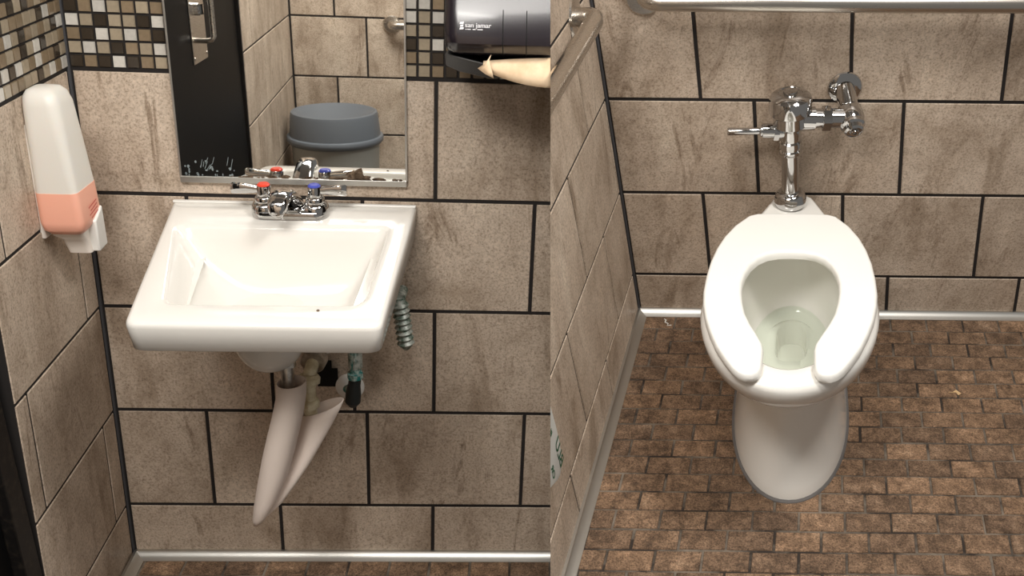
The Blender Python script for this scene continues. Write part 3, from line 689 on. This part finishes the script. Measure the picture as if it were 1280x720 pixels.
# supply side
b=MB(); b.tube([at(.223,.05),at(.223,.072)],.0215,28); b.tube([at(.223,.084),at(.223,.115)],.0215,28); b.build('supply_pipe',M['chrome'],parent=fv)
b=MB(); b.tube([at(.223,.069),at(.223,.087)],.0275,6); b.build('coupling_nut',M['chrome'],parent=fv)
S0=at(.222,.132); 
WF=V(.4555,.0,0)+RW*.6632
wf=V(.4535,.0694,.6599)
d=(S0-wf); 
b=MB(); b.lathe([(.0,.001),(.036,.001),(.0375,.004),(.036,.008),(.029,.012),(.021,.013),(.0,.013)],wf,RN,40); lab(b.build('wall_flange',M['chrome'],parent=fv,smooth=35),'round chrome wall flange')
b=MB(); b.tube([wf+RN*.004,wf+d*.5,S0+d*.02],.0215,28); b.build('stop_inlet',M['chrome'],parent=fv)
cd=(CAM-fl(S0)); cd=V(cd.x,-cd.y,cd.z); sd_=(d.normalized()*.75+V(.0,.35,-.05)).normalized()
b=MB(); b.lathe([(.0,-.038),(.018,-.036),(.026,-.026),(.0285,-.010),(.0285,.004),(.026,.012),(.0265,.014),(.0265,.021),(.022,.025),(.021,.034),(.017,.038),(.0165,.036),(.010,.036),(.009,.041),(.0045,.041),(.0045,.036),(.0,.036)],S0,sd_,40); b.build('control_stop',M['chrome'],parent=fv,smooth=30)

# ------------------------------------------------------------------ grab bars
g2=thing('grab_bar','brushed steel grab bar running across the wall above the flush valve','grab bar',(0,.10,.87),'R','brushed steel grab bars')
gz,gy=.869,.150
b=MB(); e=V(.030,.092,gz-.012)
b.lathe([(.040,.001),(.040,.008),(.036,.013),(.019,.0135)],V(.004,.0905,gz-.004),RN,32); b.build('flange',M['steel'],parent=g2)
b=MB(); b.tube([V(.006,.098,gz),V(.006,.120,gz),V(.010,.136,gz),V(.020,.146,gz),V(.036,gy,gz),V(.5,gy,gz+.0005),V(1.35,gy+.003,gz+.006)],.0185,24); b.build('bar',M['steel'],parent=g2,smooth=60)
g3=thing('grab_bar','brushed steel grab bar on the side wall left of the toilet','grab bar',(-.13,.23,.86),'R','brushed steel grab bars')
f0=V(-.1425,.2300,.862)
b=MB(); b.lathe([(.046,.001),(.046,.007),(.042,.011),(.019,.012)],f0,PN,36); b.build('flange',M['steel'],parent=g3)
b=MB(); pu=PU.normalized(); a0=f0+PN*.050-V(0,0,.005)
b.tube([f0+PN*.005,f0+PN*.028,f0+PN*.040+pu*.003,f0+PN*.047+pu*.010,a0+pu*.022,a0+pu*.40,a0+pu*.85],.0185,24); b.build('bar',M['steel'],parent=g3,smooth=60,seam='R')

# ------------------------------------------------------------------ printed paper packet on the side wall
def onwall(y,z,off=.0):
    w_=(z-.0039)/.9945; return RO+PU*((y-.0054-.1046*w_)/1.00551)+PW*w_+PN*off
wr=thing('paper_packet','white paper packet with green lettering fixed low on the side wall','packet',tuple(onwall(.9,.25)),'R')
PO=[(.862,.47),(.853,.397),(.846,.346),(.843,.309),(.845,.286),(.851,.267),(.860,.256),(.873,.251),(.889,.255),(.926,.274),(1.0,.312),(1.0,.47)]
ctr=(.93,.36)
def po(k,off): return [onwall(ctr[0]+(y-ctr[0])*k,ctr[1]+(z-ctr[1])*k,off) for y,z in PO]
b=MB(); b.loft([po(.97,.0025),po(1.,.006),po(1.,.022),po(.985,.028),po(.95,.030)]); b.build('wrapper', M['wrap'], parent=wr, smooth=60, seam='R')
ta=(onwall(.853,.40)-onwall(.846,.30)).normalized(); tb_=PN.cross(ta)*-1
for t_,sz,p_ in (('BLU',.036,(.868,.262)),('Bl',.016,(.885,.352)),('OR',.020,(.912,.278))):
    b=MB(); lay_text(b,t_,sz,onwall(*p_,.0306),ta,-tb_,.0006); lab(b.build('printed_lettering',M['ink_green'],parent=wr,smooth=0,seam='R'),'green printed lettering')

# ------------------------------------------------------------------ litter on the floor
b=MB(); pts=[(0,0),(.008,.003),(.012,.010),(.018,.009),(.016,-.002),(.010,-.008),(.004,-.006)]
b.loft([[V(.751+x,.325+y*.8,.0035+.003*math.sin(9*i)) for i,(x,y) in enumerate(pts)],[V(.751+x,.325+y*.8,.0042+.003*math.sin(9*i)) for i,(x,y) in enumerate(pts)]]); b.tube([(.752,.325,.004),(.742,.325,.004)],.0007,6)
tag(b.build('dry_leaf',M['leaf'],room='R'),'small tan dry leaf on the brown floor right of the toilet','leaf')
b=MB(); b.tube([(.086,.038,.004),(.090,.046,.005),(.087,.053,.004),(.095,.060,.0045),(.092,.068,.004),(.103,.066,.004)],[.0012,.002,.0016,.0018,.001,.0016],6,flat=.6)
tag(b.build('lint_scrap',M['lint'],room='R'),'scrap of white lint on the floor in the corner left of the toilet','litter')
# crumb left in the sink
b=MB(); b.lathe([(.0,0),(.003,.0005),(.002,.002),(.0,.0025)],(.566,.398,rimz(.566,.398)),(0,0,1),7); tag(b.build('crumb',M['rust'],room='L'),'tiny brown crumb on the front rim of the sink','crumb')

# ------------------------------------------------------------------ light
def area(name, room, loc, target, size, power, col):
    l=bpy.data.lights.new(name,'AREA'); l.shape='RECTANGLE'; l.size,l.size_y=size; l.energy=power; l.color=col
    o=bpy.data.objects.new(name,l); C.objects.link(o)
    p=ROOM[room]@fl(loc); t=ROOM[room]@fl(target); o.location=p
    o.rotation_euler=(t-p).to_track_quat('-Z','Y').to_euler(); return o
b=MB(); b.box((-.4,-.3,2.42),(2.2,2.9,2.46)); struct(b.build('ceiling',M['ceil'],room='L',seam='L',smooth=0))
b=MB(); b.box((-1.2,-.5,2.42),(2.2,2.6,2.46)); struct(b.build('ceiling_toilet_room',M['ceil'],room='R',seam='R',smooth=0))
area('ceiling_light_wash','L',(.50,1.35,2.38),(.45,.85,.5),(1.1,.6),38,(1,.965,.915))
area('added_fill_opposite','L',(.45,1.62,2.38),(.25,2.2,.6),(.6,.4),17,(1,.98,.92))  # added fill, no known fixture; brightens the opposite wall and bin in the mirror
area('ceiling_light_stall','R',(.76,.98,2.38),(.5,.70,.2),(.5,.5),31,(1,.965,.91))
wd=bpy.data.worlds.new('room_ambient'); wd.use_nodes=True; bpy.context.scene.world=wd
bg=wd.node_tree.nodes['Background']; bg.inputs[0].default_value=(1,.96,.91,1); bg.inputs[1].default_value=.20

# ------------------------------------------------------------------ camera
cam=bpy.data.cameras.new('camera'); co=bpy.data.objects.new('camera',cam); C.objects.link(co)
R3=Matrix(((0.999873,-0.011069,0.011436),(0.015645,0.55172,-0.833883),(0.002921,0.833956,0.551823)))
co.matrix_world=Matrix.Translation(CAM)@R3.to_4x4()
cam.sensor_width=36; cam.lens=34.9125; cam.shift_x=-.078125; cam.clip_start=.01
sc=bpy.context.scene; sc.camera=co
sc.view_settings.view_transform='Standard'; sc.view_settings.look='None'; sc.view_settings.gamma=1; sc.view_settings.use_curve_mapping=False
sc.view_settings.exposure=0.
for o in bpy.data.objects:
    for k in ('_o','_r'):
        if k in o: del o[k]
